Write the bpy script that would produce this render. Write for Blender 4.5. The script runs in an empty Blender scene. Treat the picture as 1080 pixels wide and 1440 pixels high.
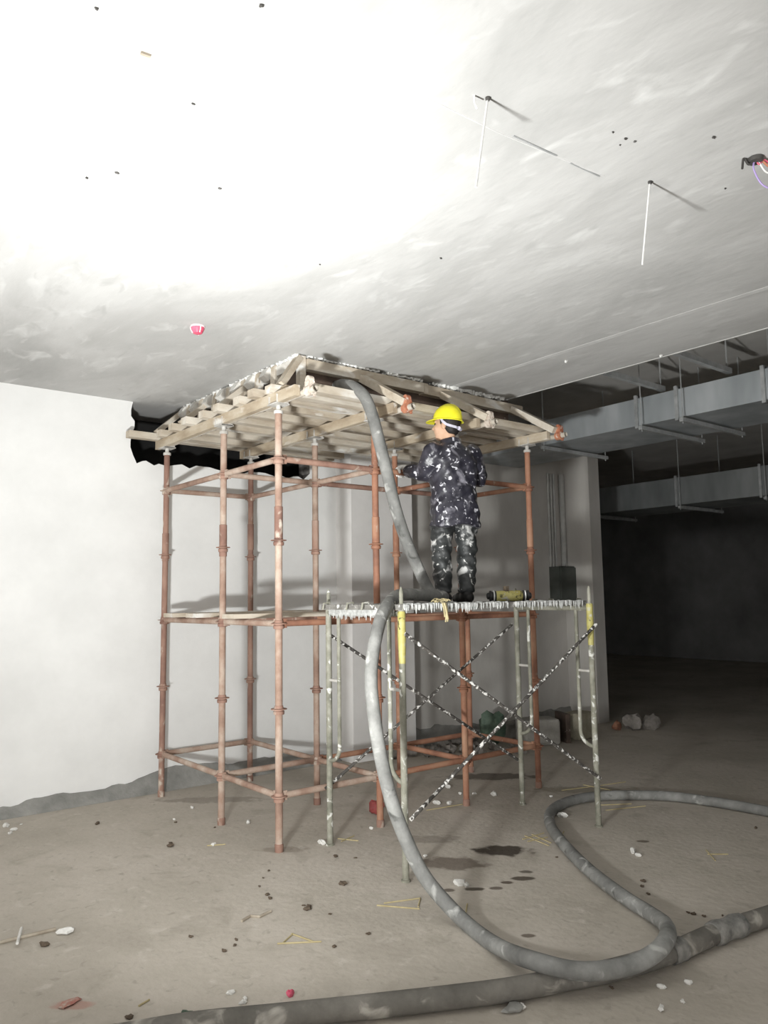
import bpy, math, random
import numpy as np
from mathutils import Vector, Matrix
rng = random.Random(7)

# ------------------------------------------------------------------ camera
F_PX = 1100.0
CAM = Vector((-2.951, -4.904, 1.750)); YAW, PIT, ROL = .6758, .1088, -.0146
def cam_axes():
    f = Vector((math.sin(YAW)*math.cos(PIT), math.cos(YAW)*math.cos(PIT), math.sin(PIT)))
    r = Vector((math.cos(YAW), -math.sin(YAW), 0)); u = r.cross(f)
    return (math.cos(ROL)*r + math.sin(ROL)*u, -math.sin(ROL)*r + math.cos(ROL)*u, f)
CR, CU, CF = cam_axes()
scene = bpy.context.scene; col = scene.collection
cd = bpy.data.cameras.new('camera'); cam = bpy.data.objects.new('camera', cd); col.objects.link(cam)
cd.sensor_fit = 'VERTICAL'; cd.sensor_height = 24.0; cd.lens = 24.0*F_PX/1440.0
cd.clip_start = .05; cd.clip_end = 100
cam.matrix_world = Matrix(((CR.x, CU.x, -CF.x, CAM.x), (CR.y, CU.y, -CF.y, CAM.y), (CR.z, CU.z, -CF.z, CAM.z), (0, 0, 0, 1)))
scene.camera = cam
# ------------------------------------------------------------------ world, exposure
w = bpy.data.worlds.new('world'); scene.world = w; w.use_nodes = True
w.node_tree.nodes['Background'].inputs['Color'].default_value = (1, .985, .955, 1)
w.node_tree.nodes['Background'].inputs['Strength'].default_value = 1.7
vs = scene.view_settings
vs.view_transform = 'Standard'; vs.look = 'None'; vs.gamma = 1; vs.use_curve_mapping = False
vs.exposure = 0.3
# the work light on its stand, just left of the frame (found from the rods' shadows on the slab)
LAMP = Vector((-2.63, -2.78, 1.07)); LAMP_DIR = Vector((.58, .54, .61)).normalized()
ld = bpy.data.lights.new('work_light_beam', 'AREA'); ld.shape = 'RECTANGLE'; ld.size = .24; ld.size_y = .17
ld.energy = 162; ld.spread = math.radians(140); ld.color = (.985, 1, .985)
lo = bpy.data.objects.new('work_light_beam', ld); col.objects.link(lo)

# ------------------------------------------------------------------ picking: a photo pixel to a point on a world plane
def ray(x, y): return CF + CR*((x-540)/F_PX) - CU*((y-720)/F_PX)
def atZ(x, y, z): d = ray(x, y); return CAM + d*((z-CAM.z)/d.z)
def atY(x, y, v): d = ray(x, y); return CAM + d*((v-CAM.y)/d.y)
def atX(x, y, v): d = ray(x, y); return CAM + d*((v-CAM.x)/d.x)

# ------------------------------------------------------------------ materials
def nmat(name, stops, scale=6, rough=.8, metal=0, bump=0, bscale=None, stretch=(1, 1, 1), detail=6, rand=0, spots=None, coord='Object', spec=.3, dist=0):
    """noise-driven colour ramp; spots = (colour, scale, threshold, softness) splashed on top; rand = per-object offset"""
    m = bpy.data.materials.new(name); m.use_nodes = True; nt = m.node_tree; N = nt.nodes; L = nt.links
    b = N['Principled BSDF']; b.inputs['Roughness'].default_value = rough; b.inputs['Metallic'].default_value = metal
    b.inputs['Specular IOR Level'].default_value = spec
    tc = N.new('ShaderNodeTexCoord'); mp = N.new('ShaderNodeMapping'); mp.inputs['Scale'].default_value = stretch
    L.new(tc.outputs[coord], mp.inputs['Vector'])
    vec = mp.outputs['Vector']
    if rand:
        oi = N.new('ShaderNodeObjectInfo'); mu = N.new('ShaderNodeMath'); mu.operation = 'MULTIPLY'; mu.inputs[1].default_value = 37.0*rand
        L.new(oi.outputs['Random'], mu.inputs[0])
        ad = N.new('ShaderNodeVectorMath'); ad.operation = 'ADD'; L.new(vec, ad.inputs[0]); L.new(mu.outputs[0], ad.inputs[1]); vec = ad.outputs[0]
    n = N.new('ShaderNodeTexNoise'); n.inputs['Scale'].default_value = scale; n.inputs['Detail'].default_value = detail; n.inputs['Roughness'].default_value = .62
    n.inputs['Distortion'].default_value = dist
    L.new(vec, n.inputs['Vector'])
    cr = N.new('ShaderNodeValToRGB'); L.new(n.outputs['Fac'], cr.inputs['Fac'])
    el = cr.color_ramp.elements
    el[0].position, el[0].color = stops[0][0], (*stops[0][1], 1)
    el[1].position, el[1].color = stops[-1][0], (*stops[-1][1], 1)
    for p, c in stops[1:-1]:
        e = el.new(p); e.color = (*c, 1)
    out = cr.outputs['Color']
    m['col'] = 1
    for sp in (spots or []):
        c, sc, th, so = sp[:4]
        n2 = N.new('ShaderNodeTexNoise'); n2.inputs['Scale'].default_value = sc; n2.inputs['Detail'].default_value = 4; n2.inputs['Distortion'].default_value = .6
        L.new(vec, n2.inputs['Vector'])
        mr = N.new('ShaderNodeMapRange'); mr.inputs[1].default_value = th; mr.inputs[2].default_value = th+so
        L.new(n2.outputs['Fac'], mr.inputs[0])
        mx = N.new('ShaderNodeMix'); mx.data_type = 'RGBA'; mx.inputs[7].default_value = (*c, 1)
        L.new(mr.outputs[0], mx.inputs[0]); L.new(out, mx.inputs[6]); out = mx.outputs[2]
    L.new(out, b.inputs['Base Color'])
    if bump:
        bp = N.new('ShaderNodeBump'); bp.inputs['Strength'].default_value = bump; bp.inputs['Distance'].default_value = .02
        n3 = N.new('ShaderNodeTexNoise'); n3.inputs['Scale'].default_value = bscale or scale*4; n3.inputs['Detail'].default_value = 5
        L.new(vec, n3.inputs['Vector']); L.new(n3.outputs['Fac'], bp.inputs['Height']); L.new(bp.outputs[0], b.inputs['Normal'])
    return m

M = {}
M['ceiling'] = nmat('whitewashed_concrete', [(.25, (.33, .328, .32)), (.48, (.46, .457, .448)), (.7, (.57, .567, .558))], scale=1.1, rough=.9, bump=.15, bscale=14, stretch=(1.0, .42, 1), detail=9, dist=.5,
    spots=[((.42, .416, .406), 2.6, .54, .2), ((.60, .60, .59), 6.5, .58, .2), ((.40, .397, .388), 9, .60, .2)])
M['ridge'] = nmat('pale_laitance', [(.3, (.50, .497, .487)), (.7, (.62, .617, .607))], scale=7, rough=.9)
M['white_wall'] = nmat('white_paint', [(.3, (.70, .70, .69)), (.7, (.80, .80, .79))], scale=1.6, rough=.75, bump=.05, bscale=30)
M['grey_wall'] = nmat('grey_plaster', [(.25, (.44, .42, .395)), (.5, (.54, .52, .49)), (.75, (.64, .62, .59))], scale=1.3, rough=.9, bump=.12, bscale=20, stretch=(1, 1, .5))
M['column'] = nmat('off_white_plaster', [(.3, (.66, .645, .63)), (.7, (.76, .745, .73))], scale=2, rough=.85, bump=.05, bscale=30)
M['cement'] = nmat('damp_cement', [(.25, (.17, .17, .16)), (.5, (.26, .258, .243)), (.75, (.36, .35, .33))], scale=4, rough=.95, bump=.4, bscale=25)
M['broken'] = nmat('broken_brick', [(.3, (.10, .09, .085)), (.7, (.25, .235, .22))], scale=12, rough=1, bump=.6, bscale=40)
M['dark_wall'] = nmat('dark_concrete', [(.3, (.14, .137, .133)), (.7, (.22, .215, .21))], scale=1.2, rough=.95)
M['void'] = nmat('unlit_void_black', [(.3, (.010, .010, .010)), (.7, (.024, .023, .022))], scale=3, rough=.95)  # near-black colour stands in for the unlit depth behind the wall opening
RUST = [(.22, (.10, .06, .05)), (.42, (.23, .13, .10)), (.6, (.34, .21, .16)), (.78, (.44, .35, .29))]
M['rust'] = nmat('rusty_steel_tube', RUST, scale=3.2, rough=.75, bump=.15, bscale=60, stretch=(1, 1, .6), rand=1, spots=[((.52, .45, .38), 9, .60, .1)])
M['rust_red'] = nmat('red_oxide_tube', [(.25, (.14, .068, .05)), (.5, (.32, .155, .098)), (.75, (.45, .28, .185))], scale=3.0, rough=.7, bump=.12, bscale=60, rand=1, spots=[((.45, .36, .29), 11, .66, .1)])
M['rust_dusty'] = nmat('dusty_steel_tube', [(.25, (.19, .115, .088)), (.45, (.32, .215, .165)), (.65, (.46, .37, .305)), (.8, (.56, .50, .44))], scale=4, rough=.85, bump=.2, bscale=60, rand=1)
M['jack'] = nmat('cement_coated_jack', [(.3, (.36, .34, .31)), (.7, (.62, .61, .58))], scale=12, rough=.8, rand=1)
M['timber'] = nmat('cement_stained_timber', [(.22, (.27, .21, .15)), (.45, (.46, .40, .32)), (.7, (.64, .60, .53))], scale=5, rough=.9, bump=.2, bscale=40, stretch=(.35, 1, 1), rand=1, spots=[((.70, .69, .66), 7, .58, .12)])
M['timber_y'] = nmat('brown_timber', [(.25, (.24, .18, .12)), (.5, (.42, .35, .26)), (.75, (.60, .55, .46))], scale=5, rough=.9, bump=.2, bscale=40, stretch=(1, .35, 1), rand=1, spots=[((.66, .64, .6), 8, .62, .12)])
M['pipe_grout'] = nmat('grout_caked_pipe', [(.3, (.36, .31, .25)), (.7, (.62, .58, .51))], scale=9, rough=.9, rand=1, bump=.3, bscale=50)
M['timber_w'] = nmat('grout_whitened_timber', [(.22, (.42, .39, .34)), (.45, (.60, .58, .54)), (.7, (.76, .75, .72))], scale=5, rough=.9, bump=.2, bscale=40, rand=1)
M['ply'] = nmat('stained_plywood', [(.25, (.36, .32, .26)), (.5, (.55, .52, .46)), (.75, (.70, .68, .64))], scale=2.2, rough=.85, rand=1)
M['ply_dark'] = nmat('dark_film_plywood', [(.3, (.035, .025, .02)), (.7, (.10, .07, .055))], scale=5, rough=.6, rand=1, spots=[((.4, .37, .33), 16, .70, .06)])
M['foam'] = nmat('white_grout', [(.3, (.60, .60, .57)), (.7, (.82, .82, .80))], scale=20, rough=.9, bump=.5, bscale=60)
M['clamp'] = nmat('orange_coupler', [(.3, (.30, .09, .05)), (.7, (.52, .25, .15))], scale=20, rough=.6, rand=1, spots=[((.6, .52, .45), 26, .60, .08)])
M['clamp_grout'] = nmat('grout_caked_coupler', [(.3, (.42, .33, .27)), (.7, (.72, .66, .58))], scale=20, rough=.9, bump=.6, bscale=60)
M['frame'] = nmat('splattered_frame_tube', [(.25, (.11, .11, .085)), (.5, (.24, .235, .19)), (.75, (.38, .37, .32))], scale=8, rough=.7, bump=.15, bscale=60, rand=1, spots=[((.62, .62, .58), 14, .60, .06)])
M['brace'] = nmat('splashed_brace_tube', [(.3, (.035, .032, .03)), (.7, (.11, .10, .09))], scale=10, rough=.7, rand=1, spots=[((.74, .73, .70), 34, .535, .06)])
M['deck'] = nmat('grout_covered_deck', [(.3, (.10, .095, .085)), (.7, (.27, .26, .24))], scale=9, rough=.9, bump=.3, rand=1, spots=[((.55, .545, .53), 22, .58, .1)])
M['drip'] = nmat('grout_drip', [(.3, (.26, .265, .255)), (.7, (.58, .585, .57))], scale=30, rough=.8)
M['hose'] = nmat('grout_dusted_hose', [(.25, (.10, .10, .096)), (.5, (.195, .195, .186)), (.75, (.33, .33, .315))], scale=5, rough=.75, bump=.15, bscale=50, spots=[((.44, .44, .42), 9, .60, .12), ((.075, .075, .07), 7, .64, .08)])
M['hose_floor'] = nmat('muddy_hose', [(.25, (.08, .075, .066)), (.5, (.145, .136, .12)), (.75, (.235, .22, .195))], scale=4, rough=.8, bump=.2, bscale=50, spots=[((.38, .36, .32), 8, .58, .14)])
M['tape'] = nmat('wound_tape', [(.3, (.10, .10, .095)), (.7, (.30, .29, .27))], scale=16, rough=.7, stretch=(1, 1, 1))
M['yellow_tape'] = nmat('yellow_tape', [(.3, (.34, .30, .08)), (.7, (.52, .48, .20))], scale=14, rough=.5, rand=1, spots=[((.10, .09, .04), 26, .60, .05), ((.45, .44, .38), 15, .57, .08)])
M['helmet'] = nmat('yellow_helmet', [(.3, (.74, .68, .02)), (.7, (.86, .80, .05))], scale=9, rough=.35, spots=[((.30, .26, .03), 24, .70, .06)])
M['strap'] = nmat('grey_strap', [(.3, (.42, .41, .50)), (.7, (.60, .59, .68))], scale=20, rough=.6)
M['skin'] = nmat('skin', [(.3, (.50, .31, .20)), (.7, (.60, .39, .27))], scale=14, rough=.55)
M['hair'] = nmat('black_hair', [(.3, (.01, .009, .009)), (.7, (.03, .025, .022))], scale=60, rough=.6, stretch=(1, 1, .2))
M['jacket'] = nmat('wet_navy_jacket', [(.3, (.010, .010, .015)), (.55, (.026, .025, .036)), (.8, (.065, .063, .082))], scale=9, rough=.36, bump=.35, bscale=16, spec=.55, spots=[((.62, .62, .67), 24, .60, .05), ((.20, .195, .225), 11, .58, .14)])
M['trousers'] = nmat('grout_smeared_trousers', [(.3, (.012, .013, .014)), (.55, (.03, .033, .033)), (.8, (.075, .08, .08))], scale=9, rough=.5, bump=.5, bscale=14, spec=.5, spots=[((.50, .50, .49), 8, .565, .10), ((.62, .62, .60), 24, .62, .05)])
M['boot'] = nmat('black_rubber_boot', [(.3, (.010, .010, .010)), (.7, (.03, .028, .026))], scale=9, rough=.5, spots=[((.3, .26, .2), 14, .64, .08)])
M['glove'] = nmat('pale_work_glove', [(.3, (.66, .65, .62)), (.7, (.84, .83, .81))], scale=18, rough=.9)
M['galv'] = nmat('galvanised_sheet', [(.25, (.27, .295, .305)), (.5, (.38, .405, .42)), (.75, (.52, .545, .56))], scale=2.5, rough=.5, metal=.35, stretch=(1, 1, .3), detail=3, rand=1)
M['galv_shaded'] = nmat('shaded_galvanised_sheet', [(.25, (.12, .13, .13)), (.5, (.18, .19, .19)), (.75, (.26, .27, .27))], scale=2.5, rough=.7, metal=.1, stretch=(1, 1, .3), detail=3, rand=1)  # galvanised sheet darkened in colour to imitate the dim light on the far duct
M['angle'] = nmat('galvanised_angle_iron', [(.3, (.30, .31, .31)), (.7, (.5, .51, .51))], scale=9, rough=.5, metal=.4, rand=1)
M['cabinet'] = nmat('grey_green_cabinet', [(.3, (.055, .062, .055)), (.7, (.085, .092, .082))], scale=5, rough=.5)
M['conduit'] = nmat('pale_conduit', [(.3, (.40, .40, .385)), (.7, (.56, .56, .54))], scale=7, rough=.5)
M['rod'] = nmat('zinc_rod', [(.3, (.62, .62, .61)), (.7, (.82, .82, .80))], scale=20, rough=.4, metal=.2)
M['red'] = nmat('red_plastic', [(.3, (.50, .05, .10)), (.7, (.70, .15, .23))], scale=14, rough=.4, rand=1)
M['dullred'] = nmat('dull_red_plastic', [(.3, (.16, .03, .03)), (.7, (.34, .08, .075))], scale=14, rough=.6)
M['redpaper'] = nmat('faded_red_paper', [(.35, (.46, .40, .34)), (.5, (.42, .22, .18)), (.7, (.40, .13, .11))], scale=30, rough=.9)
M['pink'] = nmat('pale_pink_plastic', [(.3, (.72, .50, .52)), (.7, (.84, .70, .71))], scale=14, rough=.5)
M['black'] = nmat('black_plastic', [(.3, (.012, .012, .013)), (.7, (.035, .034, .034))], scale=9, rough=.45, rand=1)
M['dark_metal'] = nmat('dark_hook', [(.3, (.03, .028, .026)), (.7, (.09, .085, .08))], scale=14, rough=.6)
M['purple'] = nmat('purple_wire', [(.3, (.30, .22, .46)), (.7, (.40, .31, .58))], scale=9, rough=.5)
M['straw'] = nmat('straw', [(.3, (.34, .28, .15)), (.7, (.52, .45, .27))], scale=14, rough=.9, rand=1)
M['lath'] = nmat('weathered_lath', [(.3, (.25, .21, .16)), (.7, (.45, .40, .33))], scale=9, rough=.9, rand=1)
M['chip'] = nmat('white_mortar_chip', [(.3, (.52, .51, .48)), (.7, (.74, .73, .70))], scale=20, rough=.9, rand=1)
M['brownchip'] = nmat('brown_chip', [(.3, (.06, .045, .032)), (.7, (.15, .115, .085))], scale=20, rough=.9, rand=1)
M['rubble'] = nmat('rubble', [(.25, (.12, .11, .10)), (.5, (.22, .20, .18)), (.75, (.34, .32, .30))], scale=9, rough=.95, bump=.4, rand=1)
M['block'] = nmat('concrete_block', [(.3, (.26, .25, .225)), (.7, (.38, .365, .335))], scale=9, rough=.95, bump=.3, rand=1)
M['sack'] = nmat('woven_sack', [(.3, (.26, .24, .18)), (.7, (.38, .35, .27))], scale=9, rough=.9, bump=.3)
M['greenbag'] = nmat('green_bag', [(.3, (.05, .085, .06)), (.7, (.12, .16, .12))], scale=12, rough=.6, bump=.3)
M['lens'] = bpy.data.materials.new('lit_lens'); M['lens'].use_nodes = True
_b = M['lens'].node_tree.nodes['Principled BSDF']; _b.inputs['Emission Color'].default_value = (1, .98, .95, 1); _b.inputs['Emission Strength'].default_value = 30

# floor: dusty concrete with damp spots and broader darker patches of their own shape
def floor_mat(floor_marks):
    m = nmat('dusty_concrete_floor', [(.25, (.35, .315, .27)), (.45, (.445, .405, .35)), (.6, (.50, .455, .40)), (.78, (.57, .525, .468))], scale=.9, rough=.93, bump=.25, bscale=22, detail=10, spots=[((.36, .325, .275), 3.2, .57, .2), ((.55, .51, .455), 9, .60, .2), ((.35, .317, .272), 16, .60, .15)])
    nt = m.node_tree; N = nt.nodes; L = nt.links; b = N['Principled BSDF']
    src = b.inputs['Base Color'].links[0].from_socket
    tc = N.new('ShaderNodeTexCoord'); nz = N.new('ShaderNodeTexNoise'); nz.inputs['Scale'].default_value = 9; nz.inputs['Detail'].default_value = 5
    L.new(tc.outputs['Object'], nz.inputs['Vector'])
    for x, y, rx, ry, ang, c, amt in floor_marks:
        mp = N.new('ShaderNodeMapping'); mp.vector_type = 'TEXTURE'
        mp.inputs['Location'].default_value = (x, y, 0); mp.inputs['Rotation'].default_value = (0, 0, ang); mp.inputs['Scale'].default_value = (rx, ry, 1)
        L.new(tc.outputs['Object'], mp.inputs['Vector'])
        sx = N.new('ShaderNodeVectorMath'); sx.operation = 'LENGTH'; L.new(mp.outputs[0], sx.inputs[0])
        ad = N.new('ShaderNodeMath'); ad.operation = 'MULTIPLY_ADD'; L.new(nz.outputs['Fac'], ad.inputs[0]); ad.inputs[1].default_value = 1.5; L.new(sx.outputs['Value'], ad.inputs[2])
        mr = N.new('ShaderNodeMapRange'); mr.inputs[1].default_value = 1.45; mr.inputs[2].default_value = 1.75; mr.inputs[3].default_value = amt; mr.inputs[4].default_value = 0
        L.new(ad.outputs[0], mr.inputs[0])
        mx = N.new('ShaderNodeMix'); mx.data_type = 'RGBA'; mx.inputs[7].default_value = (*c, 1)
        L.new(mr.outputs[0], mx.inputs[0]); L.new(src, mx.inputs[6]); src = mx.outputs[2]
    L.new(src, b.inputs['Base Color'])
    return m

# ------------------------------------------------------------------ mesh helpers
class MB:
    def __init__(s): s.v = []; s.f = []
    def add(s, vs, fs):
        o = len(s.v); s.v += [tuple(p) for p in vs]; s.f += [tuple(i+o for i in f) for f in fs]; return s
    def box(s, c, size, rot=None, taper=1.0):
        c = Vector(c); hx, hy, hz = [q/2 for q in size]; R = rot or Matrix.Identity(3)
        vs = []
        for sx, sy, sz in ((-1,-1,-1),(1,-1,-1),(1,1,-1),(-1,1,-1),(-1,-1,1),(1,-1,1),(1,1,1),(-1,1,1)):
            t = taper if sz > 0 else 1
            vs.append(c + R @ Vector((sx*hx*t, sy*hy*t, sz*hz)))
        return s.add(vs, [(3,2,1,0),(4,5,6,7),(0,1,5,4),(1,2,6,5),(2,3,7,6),(3,0,4,7)])
    def beam(s, a, b, wdt, hgt, up=(0, 0, 1)):
        a, b = Vector(a), Vector(b); d = (b-a); L = d.length; d.normalize(); u = Vector(up)
        sd = u.cross(d); sd.normalize(); u = d.cross(sd)
        R = Matrix((d, sd, u)).transposed()
        return s.box((a+b)/2, (L, wdt, hgt), R)
    def tube(s, pts, r, n=10, cap=True, closed=False):
        pts = [Vector(p) for p in pts]; rs = r if isinstance(r, (list, tuple)) else [r]*len(pts)
        prev = None; o = len(s.v); m = len(pts)
        for i, p in enumerate(pts):
            if closed: d = pts[(i+1) % m]-pts[i-1]
            else: d = pts[min(i+1, m-1)]-pts[max(i-1, 0)]
            d.normalize()
            if prev is None:
                a = Vector((0, 0, 1)) if abs(d.z) < .9 else Vector((1, 0, 0))
                x = a.cross(d).normalized()
            else:
                x = prev - d*prev.dot(d); x.normalize()
            prev = x; y = d.cross(x)
            for k in range(n):
                t = 2*math.pi*k/n; s.v.append(tuple(p + (x*math.cos(t)+y*math.sin(t))*rs[i]))
        for i in range(m if closed else m-1):
            j = (i+1) % m
            for k in range(n):
                k2 = (k+1) % n; s.f.append((o+i*n+k, o+i*n+k2, o+j*n+k2, o+j*n+k))
        if cap and not closed:
            s.f.append(tuple(o+k for k in reversed(range(n)))); s.f.append(tuple(o+(m-1)*n+k for k in range(n)))
        return s
    def lathe(s, prof, base=(0, 0, 0), n=16, axis=None):
        base = Vector(base); R = Matrix.Identity(3) if axis is None else Vector(axis).to_track_quat('Z', 'Y').to_matrix()
        o = len(s.v)
        for r, z in prof:
            for k in range(n):
                t = 2*math.pi*k/n; s.v.append(tuple(base + R @ Vector((r*math.cos(t), r*math.sin(t), z))))
        for i in range(len(prof)-1):
            for k in range(n):
                k2 = (k+1) % n; s.f.append((o+i*n+k, o+i*n+k2, o+(i+1)*n+k2, o+(i+1)*n+k))
        s.f.append(tuple(o+k for k in reversed(range(n)))); s.f.append(tuple(o+(len(prof)-1)*n+k for k in range(n)))
        return s
    def rock(s, c, r, seed=0, flat=.6, n=6, m=8):
        q = random.Random(seed); c = Vector(c); o = len(s.v)
        ph = [q.uniform(0, 6.28) for _ in range(6)]
        for i in range(1, n):
            th = math.pi*i/n
            for k in range(m):
                a = 2*math.pi*k/m
                rr = r*(1+.22*math.sin(2*a+ph[0]+th)+.16*math.sin(3*a+ph[1]+2*th)+q.uniform(-.12, .12))
                s.v.append(tuple(c+Vector((rr*math.sin(th)*math.cos(a), rr*math.sin(th)*math.sin(a)*(.7+.2*math.sin(ph[2])), rr*math.cos(th)*flat))))
        t = len(s.v); s.v.append(tuple(c+Vector((0, 0, r*flat*.95)))); s.v.append(tuple(c-Vector((0, 0, r*flat*.95))))
        for k in range(m):
            k2 = (k+1) % m
            s.f.append((t, o+k, o+k2)); s.f.append((t+1, o+(n-2)*m+k2, o+(n-2)*m+k))
            for i in range(n-2): s.f.append((o+i*m+k, o+(i+1)*m+k, o+(i+1)*m+k2, o+i*m+k2))
        return s
    def mesh(s, name, mat, smooth=True):
        me = bpy.data.meshes.new(name); me.from_pydata(s.v, [], s.f); me.update()
        if mat is not None: me.materials.append(M[mat] if isinstance(mat, str) else mat)
        if smooth:
            me.polygons.foreach_set('use_smooth', [True]*len(me.polygons))
            me.set_sharp_from_angle(angle=math.radians(38))
        return me
    def build(s, name, mat, parent=None, smooth=True):
        return link(name, s.mesh(name, mat, smooth), parent)
def link(name, me, parent=None, loc=None, rot=None):
    o = bpy.data.objects.new(name, me); col.objects.link(o)
    if loc is not None: o.location = loc
    if rot is not None: o.rotation_euler = rot
    if parent is not None:
        o.parent = parent
        if loc is None: o.matrix_parent_inverse = Matrix.Translation(parent_world(parent)).inverted()
    return o
def parent_world(p):
    t = Vector(p.location)
    while p.parent is not None:
        # children built in world coordinates sit at their own origin
        break
    return t
def tag(o, label, cat, group=None):
    o['label'] = label; o['category'] = cat
    if group: o['group'] = group
    return o
def thing(name, label, cat, loc=(0, 0, 0), group=None):
    o = bpy.data.objects.new(name, None); col.objects.link(o); o.location = loc; o.empty_display_size = .1
    return tag(o, label, cat, group)
def struct(o): o['kind'] = 'structure'; return o
def spline(pts, k=8):
    P = [Vector(p) for p in pts]; P = [P[0]*2-P[1]] + P + [P[-1]*2-P[-2]]; out = []
    for i in range(1, len(P)-2):
        for j in range(k):
            t = j/k; a, b, c, d = P[i-1], P[i], P[i+1], P[i+2]
            out.append(.5*((2*b)+(c-a)*t+(2*a-5*b+4*c-d)*t*t+(3*b-a-3*c+d)*t*t*t))
    out.append(P[-2]); return out

# ================================================================== THE SETTING
ZC = 3.64; YW = 2.28
def fl(x, y): p = atZ(x, y, 0); return p.x, p.y
floor_marks = []
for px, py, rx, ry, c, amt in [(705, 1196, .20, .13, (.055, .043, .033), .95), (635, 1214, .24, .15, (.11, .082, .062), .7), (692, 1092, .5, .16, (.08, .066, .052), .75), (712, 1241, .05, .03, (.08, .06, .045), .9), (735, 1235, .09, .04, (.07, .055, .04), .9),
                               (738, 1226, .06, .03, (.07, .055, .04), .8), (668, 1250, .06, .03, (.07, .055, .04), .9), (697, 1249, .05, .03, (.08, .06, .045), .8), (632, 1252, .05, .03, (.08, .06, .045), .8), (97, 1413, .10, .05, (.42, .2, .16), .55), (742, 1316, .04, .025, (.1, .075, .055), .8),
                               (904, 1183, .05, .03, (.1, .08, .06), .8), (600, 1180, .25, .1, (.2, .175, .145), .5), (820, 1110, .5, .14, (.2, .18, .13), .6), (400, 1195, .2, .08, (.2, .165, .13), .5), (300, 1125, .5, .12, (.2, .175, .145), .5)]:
    x, y = fl(px, py); floor_marks.append((x, y, rx, ry, -YAW, c, amt))
struct(MB().box((4, -.5, -.15), (26, 23, .3)).build('floor', floor_mat(floor_marks), smooth=False))
# white wall with the chiselled opening under the slab
q = random.Random(3)
out = [(-9, 0), (2.6, 0), (2.6, ZC), (1.765, ZC)]
z = ZC
while z > 3.14: z -= q.uniform(.05, .1); out.append((1.765+q.uniform(-.02, .02), max(z, 3.1)))
x = 1.75
while x > -.17: x -= q.uniform(.03, .09); out.append((max(x, -.2), 3.065+q.uniform(-.022, .02)))
z = 3.08
while z < 3.55: z += q.uniform(.03, .08); out.append((-.238+q.uniform(-.02, .018), min(z, 3.6)))
out += [(-.24, ZC), (-9, ZC)]
def wall_poly(o2, y0, y1):
    m = MB(); n = len(o2)
    m.add([(a, y0, b) for a, b in o2]+[(a, y1, b) for a, b in o2], [tuple(range(n)), tuple(reversed(range(n, 2*n)))]+[(i, n+i, n+(i+1) % n, (i+1) % n) for i in range(n)])
    return m
wl = struct(wall_poly(out, YW, YW+.22).build('wall_left', 'white_wall', smooth=False))
wl.data.materials.append(M['broken'])
for p in wl.data.polygons:
    if abs(p.normal.y) < .5 and p.center.z > 3.03: p.material_index = 1
struct(MB().box((4.48, YW+.11, 2.15), (3.76, .22, 4.3)).build('wall_right', 'grey_wall', smooth=False))
# plastered column standing proud of the wall, and the pier at the wall's end
struct(MB().box((2.555, 2.14, 1.82), (.88, .3, 3.64)).build('column', 'column', smooth=False))
struct(MB().box((6.24, 2.04, 2.15), (.24, .48, 4.3)).build('pier', 'grey_wall', smooth=False))
# slab over the near bay, deeper ceiling beyond its edge
struct(MB().box((-3.185, -3.5, ZC+.33), (11.63, 17.0, .66)).build('ceiling', 'ceiling', smooth=False))
struct(MB().box((9.815, -.5, 4.45), (14.37, 23, .3)).build('ceiling_high', 'grey_wall', smooth=False))
struct(MB().box((1, 3.1, 1.82), (12, .2, 3.64)).build('wall_behind', 'void', smooth=False))  # set close behind the opening, coloured near black to pass for unlit space
struct(MB().box((-4.9, 2.75, 1.82), (.2, .5, 3.64)).build('wall_behind_blocker', 'void', smooth=False))  # unseen wall added to keep ambient light from leaking in behind the opening
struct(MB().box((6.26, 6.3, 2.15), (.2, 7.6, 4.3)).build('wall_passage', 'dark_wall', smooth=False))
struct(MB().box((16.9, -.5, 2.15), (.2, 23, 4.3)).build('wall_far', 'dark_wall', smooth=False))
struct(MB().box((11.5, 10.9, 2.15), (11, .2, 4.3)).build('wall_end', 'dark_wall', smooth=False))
struct(MB().box((9.8, -7.3, 2.15), (14.3, .2, 4.3)).build('wall_rear_blocker', 'dark_wall', smooth=False))  # unseen wall added to cut the ambient light reaching the far duct
# mortar band at the foot of the wall, irregular on top
def base_band(name, x0, x1, y, hfun, d=.05):
    m = MB(); n = int((x1-x0)/.06); vs = []; fs = []
    for i in range(n+1):
        x = x0+(x1-x0)*i/n; h = hfun(x)
        vs += [(x, y-d-.05, 0.001), (x, y-d, h*.45), (x, y-.012, h), (x, y+.01, h)]
        if i:
            o = i*4
            for k in range(3): fs.append((o-4+k, o+k, o+k+1, o-3+k))
    m.add(vs, fs); return struct(m.build(name, 'cement'))
q = random.Random(5); hs = [q.uniform(-.02, .02) for _ in range(400)]
base_band('baseboard_left', -9, 2.1, YW, lambda x: .13+.045*math.sin(x*1.9+.6)+.025*math.sin(x*5.3)+hs[int((x+9)*8) % 400]*.6)
base_band('baseboard_right', 3.0, 6.12, YW, lambda x: .16+.04*math.sin(x*2.3)+hs[int((x+9)*8) % 400])
# pale ridge left by a board joint in the slab
m = MB(); pts = [(1.88+.012*math.sin(y*3), y, ZC) for y in np.linspace(-8, 0.1, 60)]; m.beam(pts[0], pts[-1], .05, .003)
struct(m.build('trim_1', 'ridge', smooth=False))
m = MB(); m.tube([atZ(445, 62, ZC), atZ(560, 118, ZC), atZ(700, 186, ZC), atZ(850, 248, ZC)], .003, 6); struct(m.build('trim_2', 'ridge'))
# angle on the slab's free edge
struct(MB().box((2.635, -3.5, ZC+.02), (.012, 16.9, .05)).build('trim_3', 'conduit', smooth=False))

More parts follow.
